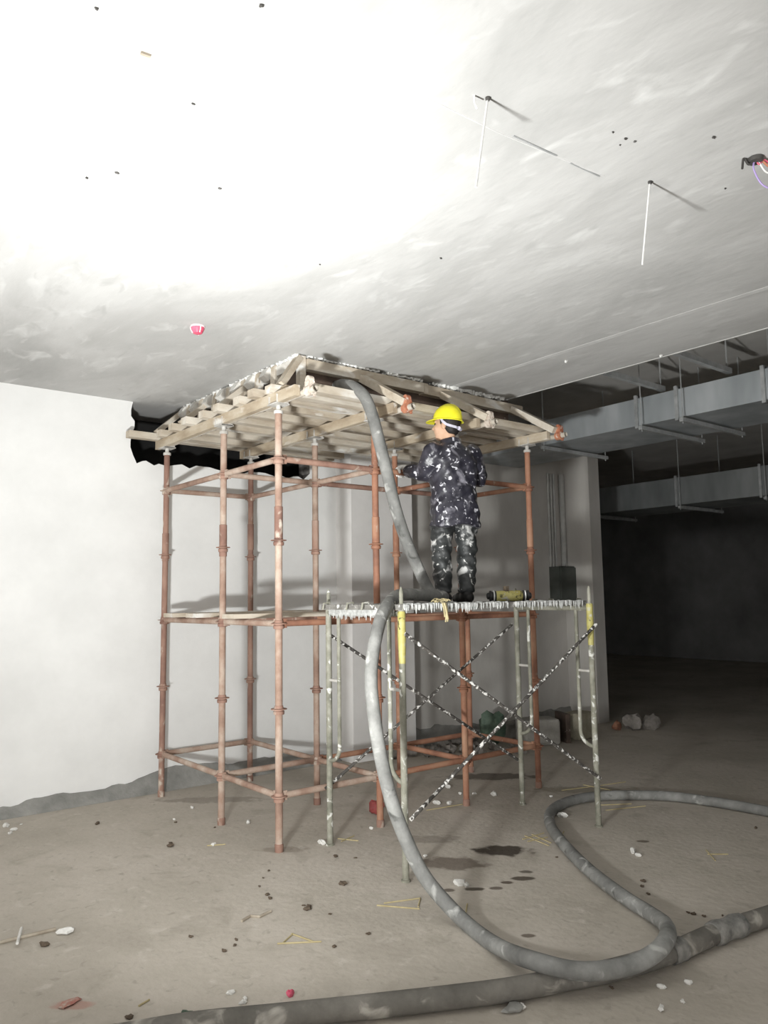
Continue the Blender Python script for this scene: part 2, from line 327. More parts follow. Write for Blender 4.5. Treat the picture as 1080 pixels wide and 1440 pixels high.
# ================================================================== SCAFFOLD (cup-lock)
US = (0, .900, 1.824, 2.7485); VSs = (0, .871, 2.040); Z0 = .3625
scaf = thing('cuplock_scaffold', 'rusty steel tube shoring scaffold under the timber formwork', 'scaffold', (0, 0, 0))
cup_me = MB().lathe([(.027, -.028), (.038, -.026), (.040, -.004), (.034, .0), (.034, .006), (.058, .008), (.058, .014), (.034, .016), (.030, .034), (.027, .036)], n=12).mesh('cup', 'rust')
cup_r = cup_me.copy(); cup_r.materials.clear(); cup_r.materials.append(M['rust_red'])
sleeve_me = MB().lathe([(.027, -.13), (.031, -.128), (.031, .128), (.027, .13)], n=12).mesh('sleeve', 'rust')
sleeve_r = sleeve_me.copy(); sleeve_r.materials.clear(); sleeve_r.materials.append(M['rust_red'])
jack_me = MB().lathe([(.017, -.1), (.017, 0), (.034, .0), (.036, .012), (.034, .024), (.018, .026), (.017, .075)], n=12).mesh('screw_jack', 'jack')
mh = MB().box((0, 0, .003), (.12, .12, .008)); mh.box((0, -.056, .035), (.10, .008, .07)); mh.box((0, .056, .035), (.10, .008, .07))
uh_me = mh.mesh('u_head', 'jack', False)
base_me = MB().lathe([(.024, .002), (.03, .0), (.031, .05), (.0265, .055)], n=12).mesh('foot_collar', 'rust')
poles = [(i, j) for i in range(4) for j in range(3) if not (j == 2 and i > 1)]
pole_mat = {(0, 0): 'rust_dusty', (0, 1): 'rust_dusty', (0, 2): 'rust', (1, 1): 'rust_dusty', (1, 2): 'rust'}
for i, j in poles:
    x, y = US[i], VSs[j]; mt = pole_mat.get((i, j), 'rust_red'); red = mt == 'rust_red'
    st = link('standard', MB().tube([(0, 0, 0), (0, 0, 3.11)], .0265, 12).mesh('standard', mt), scaf, (x, y, 0), (rng.uniform(-.002, .002), rng.uniform(-.002, .002), 0))
    for k in range(5): link('cup', cup_r if red else cup_me, st, (0, 0, Z0+.6*k), (0, 0, rng.uniform(0, 6)))
    link('sleeve', sleeve_r if red else sleeve_me, st, (0, 0, 2.28+rng.uniform(-.1, .12)))
    link('screw_jack', jack_me, st, (0, 0, 3.11)); link('u_head', uh_me, st, (0, 0, 3.175)); link('foot_collar', base_me, st, (0, 0, 0))
def ledger(a, b, k, mat, dz=0):
    pa = Vector((US[a[0]], VSs[a[1]], Z0+.6*k+.012+dz)); pb = Vector((US[b[0]], VSs[b[1]], Z0+.6*k+.012+dz)); d = (pb-pa).normalized()
    m = MB(); m.tube([pa+d*.05, pb-d*.05], .0235, 10)
    for p, s in ((pa, 1), (pb, -1)): m.box(p+d*s*.045, (.03 if abs(d.x) > .5 else .02, .03 if abs(d.y) > .5 else .02, .065))
    return m.build('ledger', mat, scaf)
full = [((0,0),(0,1)), ((0,1),(0,2)), ((0,0),(1,0)), ((1,0),(2,0)), ((2,0),(3,0)), ((0,1),(1,1)), ((1,1),(2,1)), ((2,1),(3,1)), ((0,2),(1,2)), ((1,0),(1,1)), ((1,1),(1,2)), ((2,0),(2,1)), ((3,0),(3,1))]
for a, b in full:
    right = a[0]+b[0] >= 3 or (a, b) == ((1,0),(2,0))
    ledger(a, b, 0, 'rust_red' if right else 'rust_dusty')
    ledger(a, b, 4, 'rust_red' if right and a[1] == 0 else ('rust' if right or (a, b) == ((0,0),(1,0)) else 'rust_dusty'))
for a, b in [((0,0),(0,1)), ((0,1),(0,2)), ((0,0),(1,0)), ((1,0),(2,0)), ((2,0),(3,0)), ((0,1),(1,1)), ((1,1),(1,2)), ((0,2),(1,2)), ((2,0),(2,1)), ((3,0),(3,1)), ((1,0),(1,1)), ((1,1),(2,1)), ((2,1),(3,1))]:
    ledger(a, b, 2, 'rust_dusty' if a[0] == 0 and b[0] == 0 else ('rust_red' if a[0]+b[0] >= 1 and a[1] == 0 else 'rust'))
# loose planks lying on the middle ledgers
for y, x0, x1, lab in [(.55, -.12, 1.0, 'short grey plank on the middle ledgers, behind the front pair of standards'), (1.25, -.1, 1.95, 'long grey plank across the middle of the scaffold at waist lift'), (1.62, -.14, 1.3, 'grey plank on the scaffold middle lift, closest to the white wall')]:
    m = MB().box(((x0+x1)/2, y, 1.6225), (x1-x0, .2, .035)); tag(m.build('scaffold_plank', 'timber', smooth=False), lab, 'plank', 'planks on the scaffold')

# ================================================================== FORMWORK on the U-heads
fw = thing('ceiling_formwork', 'cement-stained timber and plywood formwork box held up against the ceiling', 'formwork', (0, 0, 3.18))
ZB = 3.185
q = random.Random(11)
for i, x in enumerate(US):
    y0 = -.445; y1 = 2.2 if i < 2 else 1.2
    m = MB().beam((x-.022, y0+.16, ZB+.04), (x-.022, y1, ZB+.04), .045, .08); m.build('bearer', 'timber_y', fw, False)
    m = MB(); m.tube([(x+.028, y0, ZB+.028), (x+.028, y1-.1, ZB+.028)], .0245, 12, cap=False); m.tube([(x+.028, y0, ZB+.028), (x+.028, y1-.1, ZB+.028)], .019, 12, cap=False)
    m.build('bearer_pipe', 'pipe_grout', fw)
    # coupler with stub at the front end
    c = Vector((x+.028, y0+.075, ZB+.028)); m = MB()
    m.lathe([(.026, -.03), (.040, -.03), (.040, .03), (.026, .03)], c, 10, (0, 1, 0)); m.box(c+Vector((0, 0, .045)), (.05, .055, .04)); m.lathe([(.012, -.05), (.012, .05)], c+Vector((.04, 0, .01)), 6, (0, 0, 1))
    m.lathe([(.02, -.02), (.03, -.02), (.03, .02), (.02, .02)], c+Vector((0, .0, .075)), 10, (1, 0, 0))
    m.build('coupler', 'clamp_grout' if i in (0, 2) else 'clamp', fw)
# joists across the bearers, ends running past the left bearer
for k, (y, xl) in enumerate([(-.16, .14), (.04, -.07), (.22, -.12), (.48, -.10), (.78, -.13), (1.06, -.12), (1.36, -.14), (1.66, -.13), (1.97, -.11), (2.16, -.33)]):
    xr = 2.86 if y < 1.9 else 1.98
    wd = q.uniform(.085, .11)
    m = MB().beam((xl, y, ZB+.08+.031), (xr+q.uniform(-.1, .1) if y < 1.9 else xr, y+q.uniform(-.03, .03) if y < 1.9 else y, ZB+.08+.031), wd, .062); m.build('joist', 'timber', fw, False)
# soffit sheets
ZS = ZB+.145
for xa, xb in ((.2, 1.0), (1.0, 1.85), (1.85, 2.68)):
    m = MB().box(((xa+xb)/2, 1.05 if xa < 1.8 else 1.04, ZS+.009), (xb-xa-.006, 1.9, .016)); m.build('soffit_panel', 'ply', fw, False)
# a strip of soffit between joists and wall
# side panels: front run and left run
ZP0, ZP1 = ZS-.02, ZC-.012
for xa, xb in ((.30, 1.10), (1.10, 1.95), (1.95, 2.66)):
    m = MB().box(((xa+xb)/2, .15, (ZP0+ZP1)/2), (xb-xa-.006, .018, ZP1-ZP0)); m.build('side_panel', 'ply_dark', fw, False)
for ya, yb in ((.14, .85), (.85, 1.55), (1.55, 2.24)):
    m = MB().box((.285, (ya+yb)/2, (ZP0+ZP1)/2), (.018, yb-ya-.006, ZP1-ZP0)); m.build('side_panel', 'ply_dark', fw, False)
# walers along the tops of the panels
MB().beam((.30, .105, ZP1-.065), (1.55, .10, ZP1-.065), .07, .085).build('waler', 'timber', fw, False)
MB().beam((1.50, .10, ZP1-.075), (2.80, .115, ZP1-.085), .07, .085).build('waler', 'timber', fw, False)
MB().beam((.245, .10, ZP1-.06), (.245, 2.22, ZP1-.06), .06, .08).build('waler', 'timber_w', fw, False)
MB().beam((.235, .12, ZP0+.035), (.235, 2.22, ZP0+.035), .05, .07).build('waler', 'timber_y', fw, False)
MB().beam((.30, .115, ZP0+.04), (2.75, .115, ZP0+.04), .05, .075).build('waler', 'timber_y', fw, False)
MB().box((.268, .118, (ZP0+ZP1)/2), (.055, .055, ZP1-ZP0)).build('corner_post', 'timber', fw, False)
# short cleats along the left run
for k, y in enumerate((.42, .68, .93, 1.2, 1.47, 1.75, 2.02)):
    MB().beam((.20, y, ZP0-.01), (.235, y+.02, ZP1-.01), .075, .045, (1, 0, 0)).build('cleat', 'timber', fw, False)
    MB().beam((.18, y+.12, ZP1-.1), (.23, y+.12, ZP1-.02), .09, .06, (1, 0, 0)).build('cleat', 'timber_w', fw, False)
# raking struts from the couplers up to the walers, and at the left run
for i, (x, dx) in enumerate(((.9, -.03), (1.82, -.06), (2.70, -.02))):
    MB().beam((x+.03, -.36, ZB+.075), (x+dx-.03, .08, ZP1-.09), .06, .075, (1, 0, 0)).build('raking_strut', 'timber', fw, False)
MB().beam((.02, .02, ZB+.15), (.245, .12, ZP1-.02), .045, .075, (0, 1, 0)).build('raking_strut', 'timber', fw, False)
for y in (.9, 1.62): MB().beam((-.05, y, ZB+.15), (.22, y+.02, ZP1-.07), .045, .06, (0, 1, 0)).build('raking_strut', 'timber', fw, False)
MB().beam((-.06, 2.14, ZB+.155), (.2, 2.2, ZP1-.06), .045, .06, (0, 1, 0)).build('raking_strut', 'timber', fw, False)
# packing blocks
for p in ((.06, -.05), (.93, -.1), (1.8, -.08)):
    MB().box((p[0], p[1], ZB+.1), (.11, .09, .055)).build('packing_block', 'timber_y', fw, False)
# grout squeezed out along the top edge: ragged lips of plastic-white mortar
def lip(a, b, seed, hmax):
    q2 = random.Random(seed); a, b = Vector(a), Vector(b); n = int((b-a).length/.018); d = (b-a).normalized(); nrm = d.cross(Vector((0, 0, 1)))
    m = MB(); vs = []; fs = []
    for i in range(n+1):
        p = a+(b-a)*i/n; h = hmax*(.35+.65*q2.random()**2); t = .025+.035*q2.random()
        vs += [p+nrm*.0, p+nrm*t, p+nrm*t*.9-Vector((0, 0, h)), p-Vector((0, 0, h*.7))]
        if i:
            o = i*4
            for k in range(4): fs.append((o-4+k, o+k, o+(k+1) % 4, o-4+(k+1) % 4))
    m.add(vs, fs); o = m.build('grout_lip', 'foam', fw); o['kind'] = 'stuff'; return o
lip((.30, .135, ZC-.002), (1.02, .135, ZC-.002), 1, .028); lip((1.08, .125, ZC-.002), (1.5, .125, ZC-.002), 2, .03); lip((1.62, .13, ZC-.002), (2.55, .13, ZC-.002), 3, .05)
lip((.262, 2.2, ZC-.002), (.262, .10, ZC-.002), 4, .06)

# ================================================================== ACCESS FRAME
LA, LB, LC, LD = Vector((.294, -1.02, 0)), Vector((.352, -.115, 0)), Vector((2.14, -1.10, 0)), Vector((2.19, -.297, 0))
fr = thing('access_frame', 'grout-splattered steel frame tower with crossed braces carrying the work deck', 'scaffold', (1.2, -.6, 0))
HT = 1.665
def end_frame(P, Qp):
    d = (Qp-P).normalized()
    for p, s in ((P, 1), (Qp, -1)):
        m = MB().tube([p, p+Vector((0, 0, HT+.02))], .022, 12); m.lathe([(.022, 0), (.03, 0), (.03, .012), (.022, .015)], p, 12)
        lg = m.build('leg', 'frame', fr)
        MB().tube([p+Vector((0, 0, HT)), p+Vector((0, 0, HT+.12)), p+Vector((0, 0, HT+.15))], [.014, .014, .006], 8).build('coupling_pin', 'frame', fr)
        # inner hoop hanging from the head tube and curving back into the leg
        t = p+d*s*.14; pts = [t+Vector((0, 0, HT)), t+Vector((0, 0, 1.2)), t+Vector((0, 0, .70))]
        for a in range(1, 7):
            an = a/6*math.pi/2; pts.append(t+Vector((0, 0, .70)) - d*s*(.13*(1-math.cos(an)))+Vector((0, 0, -.11*math.sin(an))))
        MB().tube(pts, .015, 10).build('inner_hoop', 'frame', fr)
        MB().tube([p+Vector((0, 0, 1.16)), t+Vector((0, 0, 1.16))], .011, 8).build('hoop_link', 'jack', fr)
    MB().tube([P+Vector((0, 0, HT-.02)), Qp+Vector((0, 0, HT-.02))], .021, 10).build('head_tube', 'frame', fr)
end_frame(LA, LB); end_frame(LC, LD)
def brace(a, b, off):
    o = Vector((0, off, 0)); MB().tube([a+o, b+o], .0125, 8).build('cross_brace', 'brace', fr)
up = lambda p, z: p+Vector((0, 0, z))
brace(up(LA, 1.52), up(LC, .36), -.03); brace(up(LA, .38), up(LC, 1.52), -.055)
brace(up(LB, 1.5), up(LD, .36), .03); brace(up(LB, .38), up(LD, 1.5), .055)
for p, z0, z1 in ((LA, 1.33, 1.66), (LC, 1.36, 1.68)):
    m = MB(); m.lathe([(.0225, 0), (.0235, .05), (.0255, (z1-z0)*.3), (.028, (z1-z0)*.55), (.0255, (z1-z0)*.8), (.027, z1-z0-.01), (.0225, z1-z0)], up(p, z0), 12); m.build('yellow_wrap', 'yellow_tape', fr)['label'] = 'yellow tape wound round the leg'
# deck boards on the head tubes, with hook ends and frozen drips
def deck(y0, y1, label, seed, segs, x0=.27, x1=2.19):
    t = thing('deck_board', label, 'deck board', ((x0+x1)/2, (y0+y1)/2, HT), 'deck boards on the access frame')
    za = HT+.003
    MB().box(((x0+x1)/2, (y0+y1)/2, za+.018), (x1-x0, y1-y0, .036)).build('board', 'deck', t, False)
    for xx in (x0+.02, x1-.02):
        for yy in (y0+.08, y1-.08): MB().tube([(xx, yy, za+.03), (xx+.0, yy, za+.05), (xx+(.05 if xx > 1 else -.05), yy, za+.045), (xx+(.06 if xx > 1 else -.06), yy, za)], .007, 6).build('hook', 'frame', t)
    q2 = random.Random(seed); m = MB()
    for sa, sb in segs:
        x = sa
        while x < sb:
            h = .008+.03*q2.random()**1.8; r = .003+.005*q2.random(); yy = y0-.002-.006*q2.random()
            m.lathe([(r*1.4, .03), (r*1.6, .012), (r, -.2*h), (r*.25, -h)], (x, yy, za+.006+q2.uniform(-.004, .006)), 5); x += .012+.034*q2.random()**1.5
        n = int((sb-sa)/.03); m.tube([(sa+(sb-sa)*i/n, y0+.004, za+.032+.006*q2.random()) for i in range(n+1)], [.004+.007*q2.random() for i in range(n+1)], 6)
    o = m.build('grout_drips', 'drip', t); o['kind'] = 'stuff'
    return t
deck(-1.04, -.60, 'front deck board with ragged white grout drips along its edge', 21, [(.3, 1.27), (1.36, 2.15)])
deck(-.585, -.14, 'rear deck board under the feet of the worker', 22, [(.4, 1.2)])
m = MB(); q = random.Random(31)
for k in range(46):
    p = LA.lerp(LB, .06+.9*k/46); h = .015+.035*q.random(); m.lathe([(.006, .04), (.009, .02), (.006, -.2*h), (.002, -h)], p+Vector((-.024, 0, HT-.02)), 5)
o = m.build('grout_drips', 'drip', fr); o['kind'] = 'stuff'

# ================================================================== HOSES
pz = HT+.041
H = []
for px, py, yy in [(474, 543, .135), (484, 541, -.02), (498, 545, -.16), (512, 557, -.26), (523, 582, -.31), (533, 620, -.33), (545, 668, -.33), (556, 714, -.33), (570, 757, -.32), (587, 797, -.31), (602, 828, -.31)]:
    H.append(atY(px, py, yy))
H += [Vector((H[-1].x+.025, -.37, pz+.05)), Vector((H[-1].x-.03, -.50, pz+.045)), atY(572, 836, -.66), atY(553, 842, -.86)]
for px, py, yy in [(539, 862, -1.02), (530, 890, -1.11), (523, 930, -1.17), (522, 965, -1.21), (526, 1005, -1.25), (535, 1062, -1.31), (552, 1130, -1.39), (575, 1190, -1.47), (602, 1240, -1.56)]:
    H.append(atY(px, py, yy))
RB = .048
B = [Vector((-3.6, -1.15, RB+.001)), Vector((-2.6, -1.35, RB+.001))] + [atZ(px, py, RB+.001) for px, py in [(180, 1456), (280, 1440), (400, 1428), (540, 1413), (700, 1394), (790, 1378)]] + [atZ(870, 1362, RB), atZ(950, 1337, RB), atZ(1010, 1311, RB), atZ(1080, 1288, RB), atZ(1180, 1255, RB), Vector((2.6, -3.25, RB)), Vector((4.2, -4.4, RB)), Vector((5.6, -6.6, RB))]
BP = spline(B, 8)
RH = .040
def ride(px, py):
    z_ = RH+.002
    for _ in range(4):      # rides over the thick hose where the two cross
        p = atZ(px, py, z_); d_ = min(math.hypot(p.x-b_.x, p.y-b_.y) for b_ in BP); z_ = RH+.002+(2*RB*(.5+.5*math.cos(math.pi*min(1, max(0, d_-.05)/.22))))
    return atZ(px, py, z_)
for px, py in [(650, 1293), (700, 1331), (760, 1354), (820, 1366), (880, 1359), (918, 1342), (938, 1320), (936, 1301), (915, 1285), (880, 1263), (830, 1225), (795, 1190), (774, 1160), (776, 1140), (803, 1126), (850, 1119), (930, 1119), (1000, 1127), (1080, 1141), (1150, 1156)]:
    H.append(ride(px, py))
H += [Vector((3.30, -2.9, RH+.002)), Vector((3.05, -3.9, RH+.002)), Vector((3.1, -5.2, RH+.002)), Vector((3.6, -6.9, RH+.002))]
HP = spline(H, 8)
RR = [.046+(.040-.046)*min(1, max(0, (i-88)/40)) for i in range(len(HP))]
ho = MB().tube(HP, RR, 14).build('concrete_hose', 'hose'); 
tag(ho, 'long grey rubber hose climbing over the work deck into the formwork', 'hose')
fl_line = thing('floor_hose', 'thick muddy delivery hose lying across the floor under the grey hose', 'hose', (0, -2.5, 0))
MB().tube(BP, RB, 14).build('hose_body', 'hose_floor', fl_line)
m = MB(); seg = [p for p in BP if .88 < p.x < 1.12]
m.tube(seg, [RB+.008+.005*math.sin(i*1.9) for i in range(len(seg))], 14); m.build('joint_wrap', 'tape', fl_line)['label'] = 'wound grey tape over the hose joint'
m = MB(); seg = [p for p in BP if .5 < p.x < .66]; m.tube(seg, RB+.007, 14); m.build('joint_wrap', 'tape', fl_line)
# ================================================================== WORKER (implicit surface to mesh)
def surface_nets(F, org, h):
    nx, ny, nz = F.shape; S = F < 0
    c = [S[dx:nx-1+dx, dy:ny-1+dy, dz:nz-1+dz] for dx in (0, 1) for dy in (0, 1) for dz in (0, 1)]
    cnt = sum(a.astype(np.int8) for a in c); act = (cnt > 0) & (cnt < 8); idx = -np.ones(act.shape, np.int64)
    ii = np.argwhere(act); idx[act] = np.arange(len(ii)); acc = np.zeros((len(ii), 3)); num = np.zeros(len(ii))
    corners = [(dx, dy, dz) for dx in (0, 1) for dy in (0, 1) for dz in (0, 1)]
    fv = np.stack([F[ii[:, 0]+a, ii[:, 1]+b, ii[:, 2]+d] for a, b, d in corners], 1)
    for i in range(8):
        for j in range(i+1, 8):
            if sum(abs(corners[i][k]-corners[j][k]) for k in range(3)) != 1: continue
            a, b = fv[:, i], fv[:, j]; mk = (a < 0) != (b < 0); t = np.where(mk, a/(a-b+1e-12), 0)
            pt = np.array(corners[i])+(np.array(corners[j])-np.array(corners[i]))*t[:, None]
            acc += pt*mk[:, None]; num += mk
    V = (ii+acc/num[:, None])*h+np.array(org); faces = []
    for ax in range(3):
        o1, o2 = [(1, 2), (2, 0), (0, 1)][ax]
        sl0 = [slice(None)]*3; sl1 = [slice(None)]*3; sl0[ax] = slice(0, -1); sl1[ax] = slice(1, None)
        A, Bq = S[tuple(sl0)], S[tuple(sl1)]
        e = np.argwhere(A != Bq); e = e[(e[:, o1] > 0) & (e[:, o2] > 0) & (e[:, o1] < F.shape[o1]-1) & (e[:, o2] < F.shape[o2]-1)]
        def g(d1, d2):
            k = e.copy(); k[:, o1] += d1; k[:, o2] += d2; return idx[k[:, 0], k[:, 1], k[:, 2]]
        q4 = np.stack([g(-1, -1), g(0, -1), g(0, 0), g(-1, 0)], 1); flip = ~A[e[:, 0], e[:, 1], e[:, 2]]
        q4[flip] = q4[flip][:, ::-1]; faces.append(q4)
    return V, np.concatenate(faces)
class SDF:
    def __init__(s, lo, hi, h):
        s.lo = np.array(lo, float); s.h = h; n = np.ceil((np.array(hi)-s.lo)/h).astype(int)+1
        ax = [s.lo[k]+h*np.arange(n[k]) for k in range(3)]; s.G = np.stack(np.meshgrid(*ax, indexing='ij'), -1).astype(np.float32); s.F = np.full(n, 1.0, np.float32)
    def box(s, lo, hi, pad):
        a = np.maximum(((np.array(lo)-pad-s.lo)/s.h).astype(int), 0); b = np.minimum(((np.array(hi)+pad-s.lo)/s.h).astype(int)+2, s.F.shape)
        return tuple(slice(int(a[k]), int(max(b[k], a[k]))) for k in range(3))
    def smin(s, sl, d, k):
        f = s.F[sl]
        if k <= 0: s.F[sl] = np.minimum(f, d); return
        h = np.clip(.5+.5*(f-d)/k, 0, 1); s.F[sl] = f*(1-h)+d*h-k*h*(1-h)
    def cone(s, a, b, ra, rb, k=.02):
        a, b = np.array(a, np.float32), np.array(b, np.float32); r = max(ra, rb)
        sl = s.box(np.minimum(a, b)-r, np.maximum(a, b)+r, .08); P = s.G[sl]
        ab = b-a; t = np.clip(((P-a)@ab)/max((ab@ab), 1e-9), 0, 1); d = np.linalg.norm(P-a-t[..., None]*ab, axis=-1)-(ra+(rb-ra)*t); s.smin(sl, d, k)
    def ell(s, c, r, R=None, k=.02):
        c = np.array(c, np.float32); m = max(r); sl = s.box(c-m, c+m, .08); P = s.G[sl]-c
        if R is not None: P = P@np.array(R, np.float32)
        q_ = P/np.array(r, np.float32); l = np.linalg.norm(q_, axis=-1); l2 = np.linalg.norm(q_/np.array(r, np.float32), axis=-1)
        s.smin(sl, l*(l-1)/np.maximum(l2, 1e-6), k)
    def chain(s, pts, k=.02):
        for p, q_ in zip(pts[:-1], pts[1:]): s.cone(p[:3], q_[:3], p[3], q_[3], k)
    def torso(s, prof, left, fwd, k=.03):
        P = s.G; c = P[..., 2]; zs = [p[0] for p in prof]
        wv = np.interp(c, zs, [p[1] for p in prof]); dv = np.interp(c, zs, [p[2] for p in prof]); ox = np.interp(c, zs, [p[3] for p in prof]); oy = np.interp(c, zs, [p[4] for p in prof])
        x = (P[..., 0]-ox)*left[0]+(P[..., 1]-oy)*left[1]; y = (P[..., 0]-ox)*fwd[0]+(P[..., 1]-oy)*fwd[1]
        l = (np.abs(x/wv)**2.4+np.abs(y/dv)**2.4)**(1/2.4); d = (l-1)*np.minimum(wv, dv)
        d = np.maximum(d, np.maximum(zs[0]-c, c-zs[-1])); s.smin(tuple([slice(None)]*3), d.astype(np.float32), k)
    def cut(s, d): s.F = np.maximum(s.F, d.astype(np.float32))
    def mesh(s, name, mat, parent, xf):
        V, Fq = surface_nets(s.F, s.lo, s.h); V = [tuple(xf(p)) for p in V]
        me = bpy.data.meshes.new(name); me.from_pydata(V, [], Fq.tolist()); me.update(); me.materials.append(M[mat]); me.polygons.foreach_set('use_smooth', [True]*len(me.polygons))
        return link(name, me, parent)
# local frame: a = to the photo's right, b = away from the camera, c = up
ra = Vector((math.cos(YAW), -math.sin(YAW), 0)); rf = Vector((math.sin(YAW), math.cos(YAW), 0))
WO = Vector((1.41, -.35, HT+.039)); xf = lambda p: WO+ra*float(p[0])+rf*float(p[1])+Vector((0, 0, float(p[2])))
def loc(wp): d = Vector(wp)-WO; return (d.dot(ra), d.dot(rf), d.z)
man = thing('person', 'worker in splashed dark jacket and yellow helmet standing on the deck', 'person', WO)
FW = (-.5, .866); LF = (-.866, -.5)
lh = loc((atY(564, 660, 0).x, -.005, 2.80)); rh = loc((1.86, -.005, 2.80))
SL, SR = (-.155, -.085, 1.20), (.175, .085, 1.21)
EL, ER = (-.215, .0, 1.05), (.235, .16, 1.02)
def lerp(p, q_, t): return tuple(p[i]+(q_[i]-p[i])*t for i in range(3))
legs = {'L': [(-.075, -.03, .80), (-.095, .045, .44), (-.088, -.01, .07)], 'R': [(.09, .03, .80), (.118, .10, .44), (.10, .05, .07)]}
HD = Vector((-.035, .0, 1.435)); hfw = Vector((-.90, .40, .10)).normalized(); hup = Vector((.12, -.02, 1)); hup = (hup-hfw*hup.dot(hfw)).normalized(); hlf = hup.cross(hfw)
HR = np.array([[hfw.x, hlf.x, hup.x], [hfw.y, hlf.y, hup.y], [hfw.z, hlf.z, hup.z]])
hp = lambda f, l, u: tuple(HD+hfw*f+hlf*l+hup*u)
# body: head, neck, trunk, arms and legs in one surface
S = SDF((-.50, -.32, 0.0), (.40, .55, 1.64), .0085)
S.torso([(.72, .14, .095, .01, 0), (.95, .13, .09, .01, .01), (1.12, .15, .10, .01, .01), (1.22, .10, .07, .005, .0), (1.27, .06, .05, 0, 0)], LF, FW)
for s_, sh, el, hd in (('L', SL, EL, lh), ('R', SR, ER, rh)):
    S.chain([(*sh, .05), (*el, .037), (*lerp(el, hd, .86), .026)], .03)
    lg = legs[s_]; S.chain([(*lg[0], .075), (*lg[1], .048), (*lg[2], .035)], .03)
S.cone((0.0, .0, 1.24), hp(-.02, 0, -.05), .052, .052, .02)
S.ell(hp(-.01, 0, .03), (.098, .075, .105), HR, .015); S.ell(hp(.035, 0, -.045), (.06, .055, .075), HR, .03)
S.cone(hp(.055, 0, -.10), hp(.03, 0, -.095), .026, .03, .02)
S.cone(hp(.088, 0, .005), hp(.108, 0, -.03), .009, .014, .012)
for s_ in (1, -1):
    S.ell(hp(-.005, .074*s_, -.015), (.02, .009, .033), HR, .006); S.ell(hp(.065, .035*s_, -.03), (.025, .025, .025), HR, .02)
S.cone(hp(.084, .028, -.062), hp(.084, -.028, -.062), .008, .008, .006)
S.cone(hp(.082, .04, .025), hp(.082, -.04, .025), .01, .01, .01)
S.mesh('body', 'skin', man, xf)
# jacket
S = SDF((-.50, -.34, .56), (.42, .55, 1.36), .0085)
S.torso([(.58, .212, .155, .02, -.02), (.70, .205, .15, .018, -.02), (.85, .195, .14, .012, -.01), (1.0, .195, .14, .01, 0), (1.13, .20, .145, .01, .0), (1.22, .155, .115, .008, 0), (1.28, .095, .085, .0, 0), (1.335, .072, .068, -.005, 0)], LF, FW, .02)
for sh, el, hd in ((SL, EL, lh), (SR, ER, rh)):
    S.chain([(*sh, .082), (*lerp(sh, el, .6), .073), (*el, .066), (*lerp(el, hd, .4), .058), (*lerp(el, hd, .66), .053)], .035)
G = S.G; S.F += (.006*np.sin(G[..., 2]*30+G[..., 0]*24+2*np.sin(G[..., 1]*19+G[..., 2]*9))*np.sin(G[..., 0]*27-G[..., 2]*11+1) + .002*np.sin(G[..., 2]*70-G[..., 0]*60)).astype(np.float32)
S.cut(.60+.012*np.sin(G[..., 0]*22)-G[..., 2]); S.cut(G[..., 2]-1.325-.1*G[..., 0])
S.mesh('jacket', 'jacket', man, xf)
# trousers
S = SDF((-.30, -.28, .02), (.36, .34, .86), .0085)
for s_ in 'LR':
    lg = legs[s_]; S.chain([(*lg[0], .105), (*lerp(lg[0], lg[1], .55), .094), (*lg[1], .080), (*lerp(lg[1], lg[2], .55), .074), (*lerp(lg[1], lg[2], .92), .068)], .02)
S.ell((.01, 0, .76), (.165, .13, .12), None, .04)
G = S.G; S.F += (.007*np.sin(G[..., 2]*60+G[..., 0]*30+2*np.sin(G[..., 1]*25))*np.sin(G[..., 0]*26-G[..., 2]*17)).astype(np.float32)
S.cut(.075-G[..., 2])
S.mesh('trousers', 'trousers', man, xf)
# boots
for s_, (dx, dy) in (('L', (-.45, .6)), ('R', (-.35, .7))):
    a = legs[s_][2]; S = SDF((a[0]-.25, a[1]-.2, -.01), (a[0]+.2, a[1]+.32, .2), .007); n_ = math.hypot(dx, dy); dx, dy = dx/n_, dy/n_
    S.cone((a[0], a[1], .14), (a[0], a[1], .06), .055, .05, .02); S.chain([(a[0]-dx*.04, a[1]-dy*.04, .036, .04), (a[0]+dx*.09, a[1]+dy*.09, .036, .042), (a[0]+dx*.16, a[1]+dy*.16, .03, .034)], .02); S.cut(.001-S.G[..., 2])
    S.mesh('boot', 'boot', man, xf)
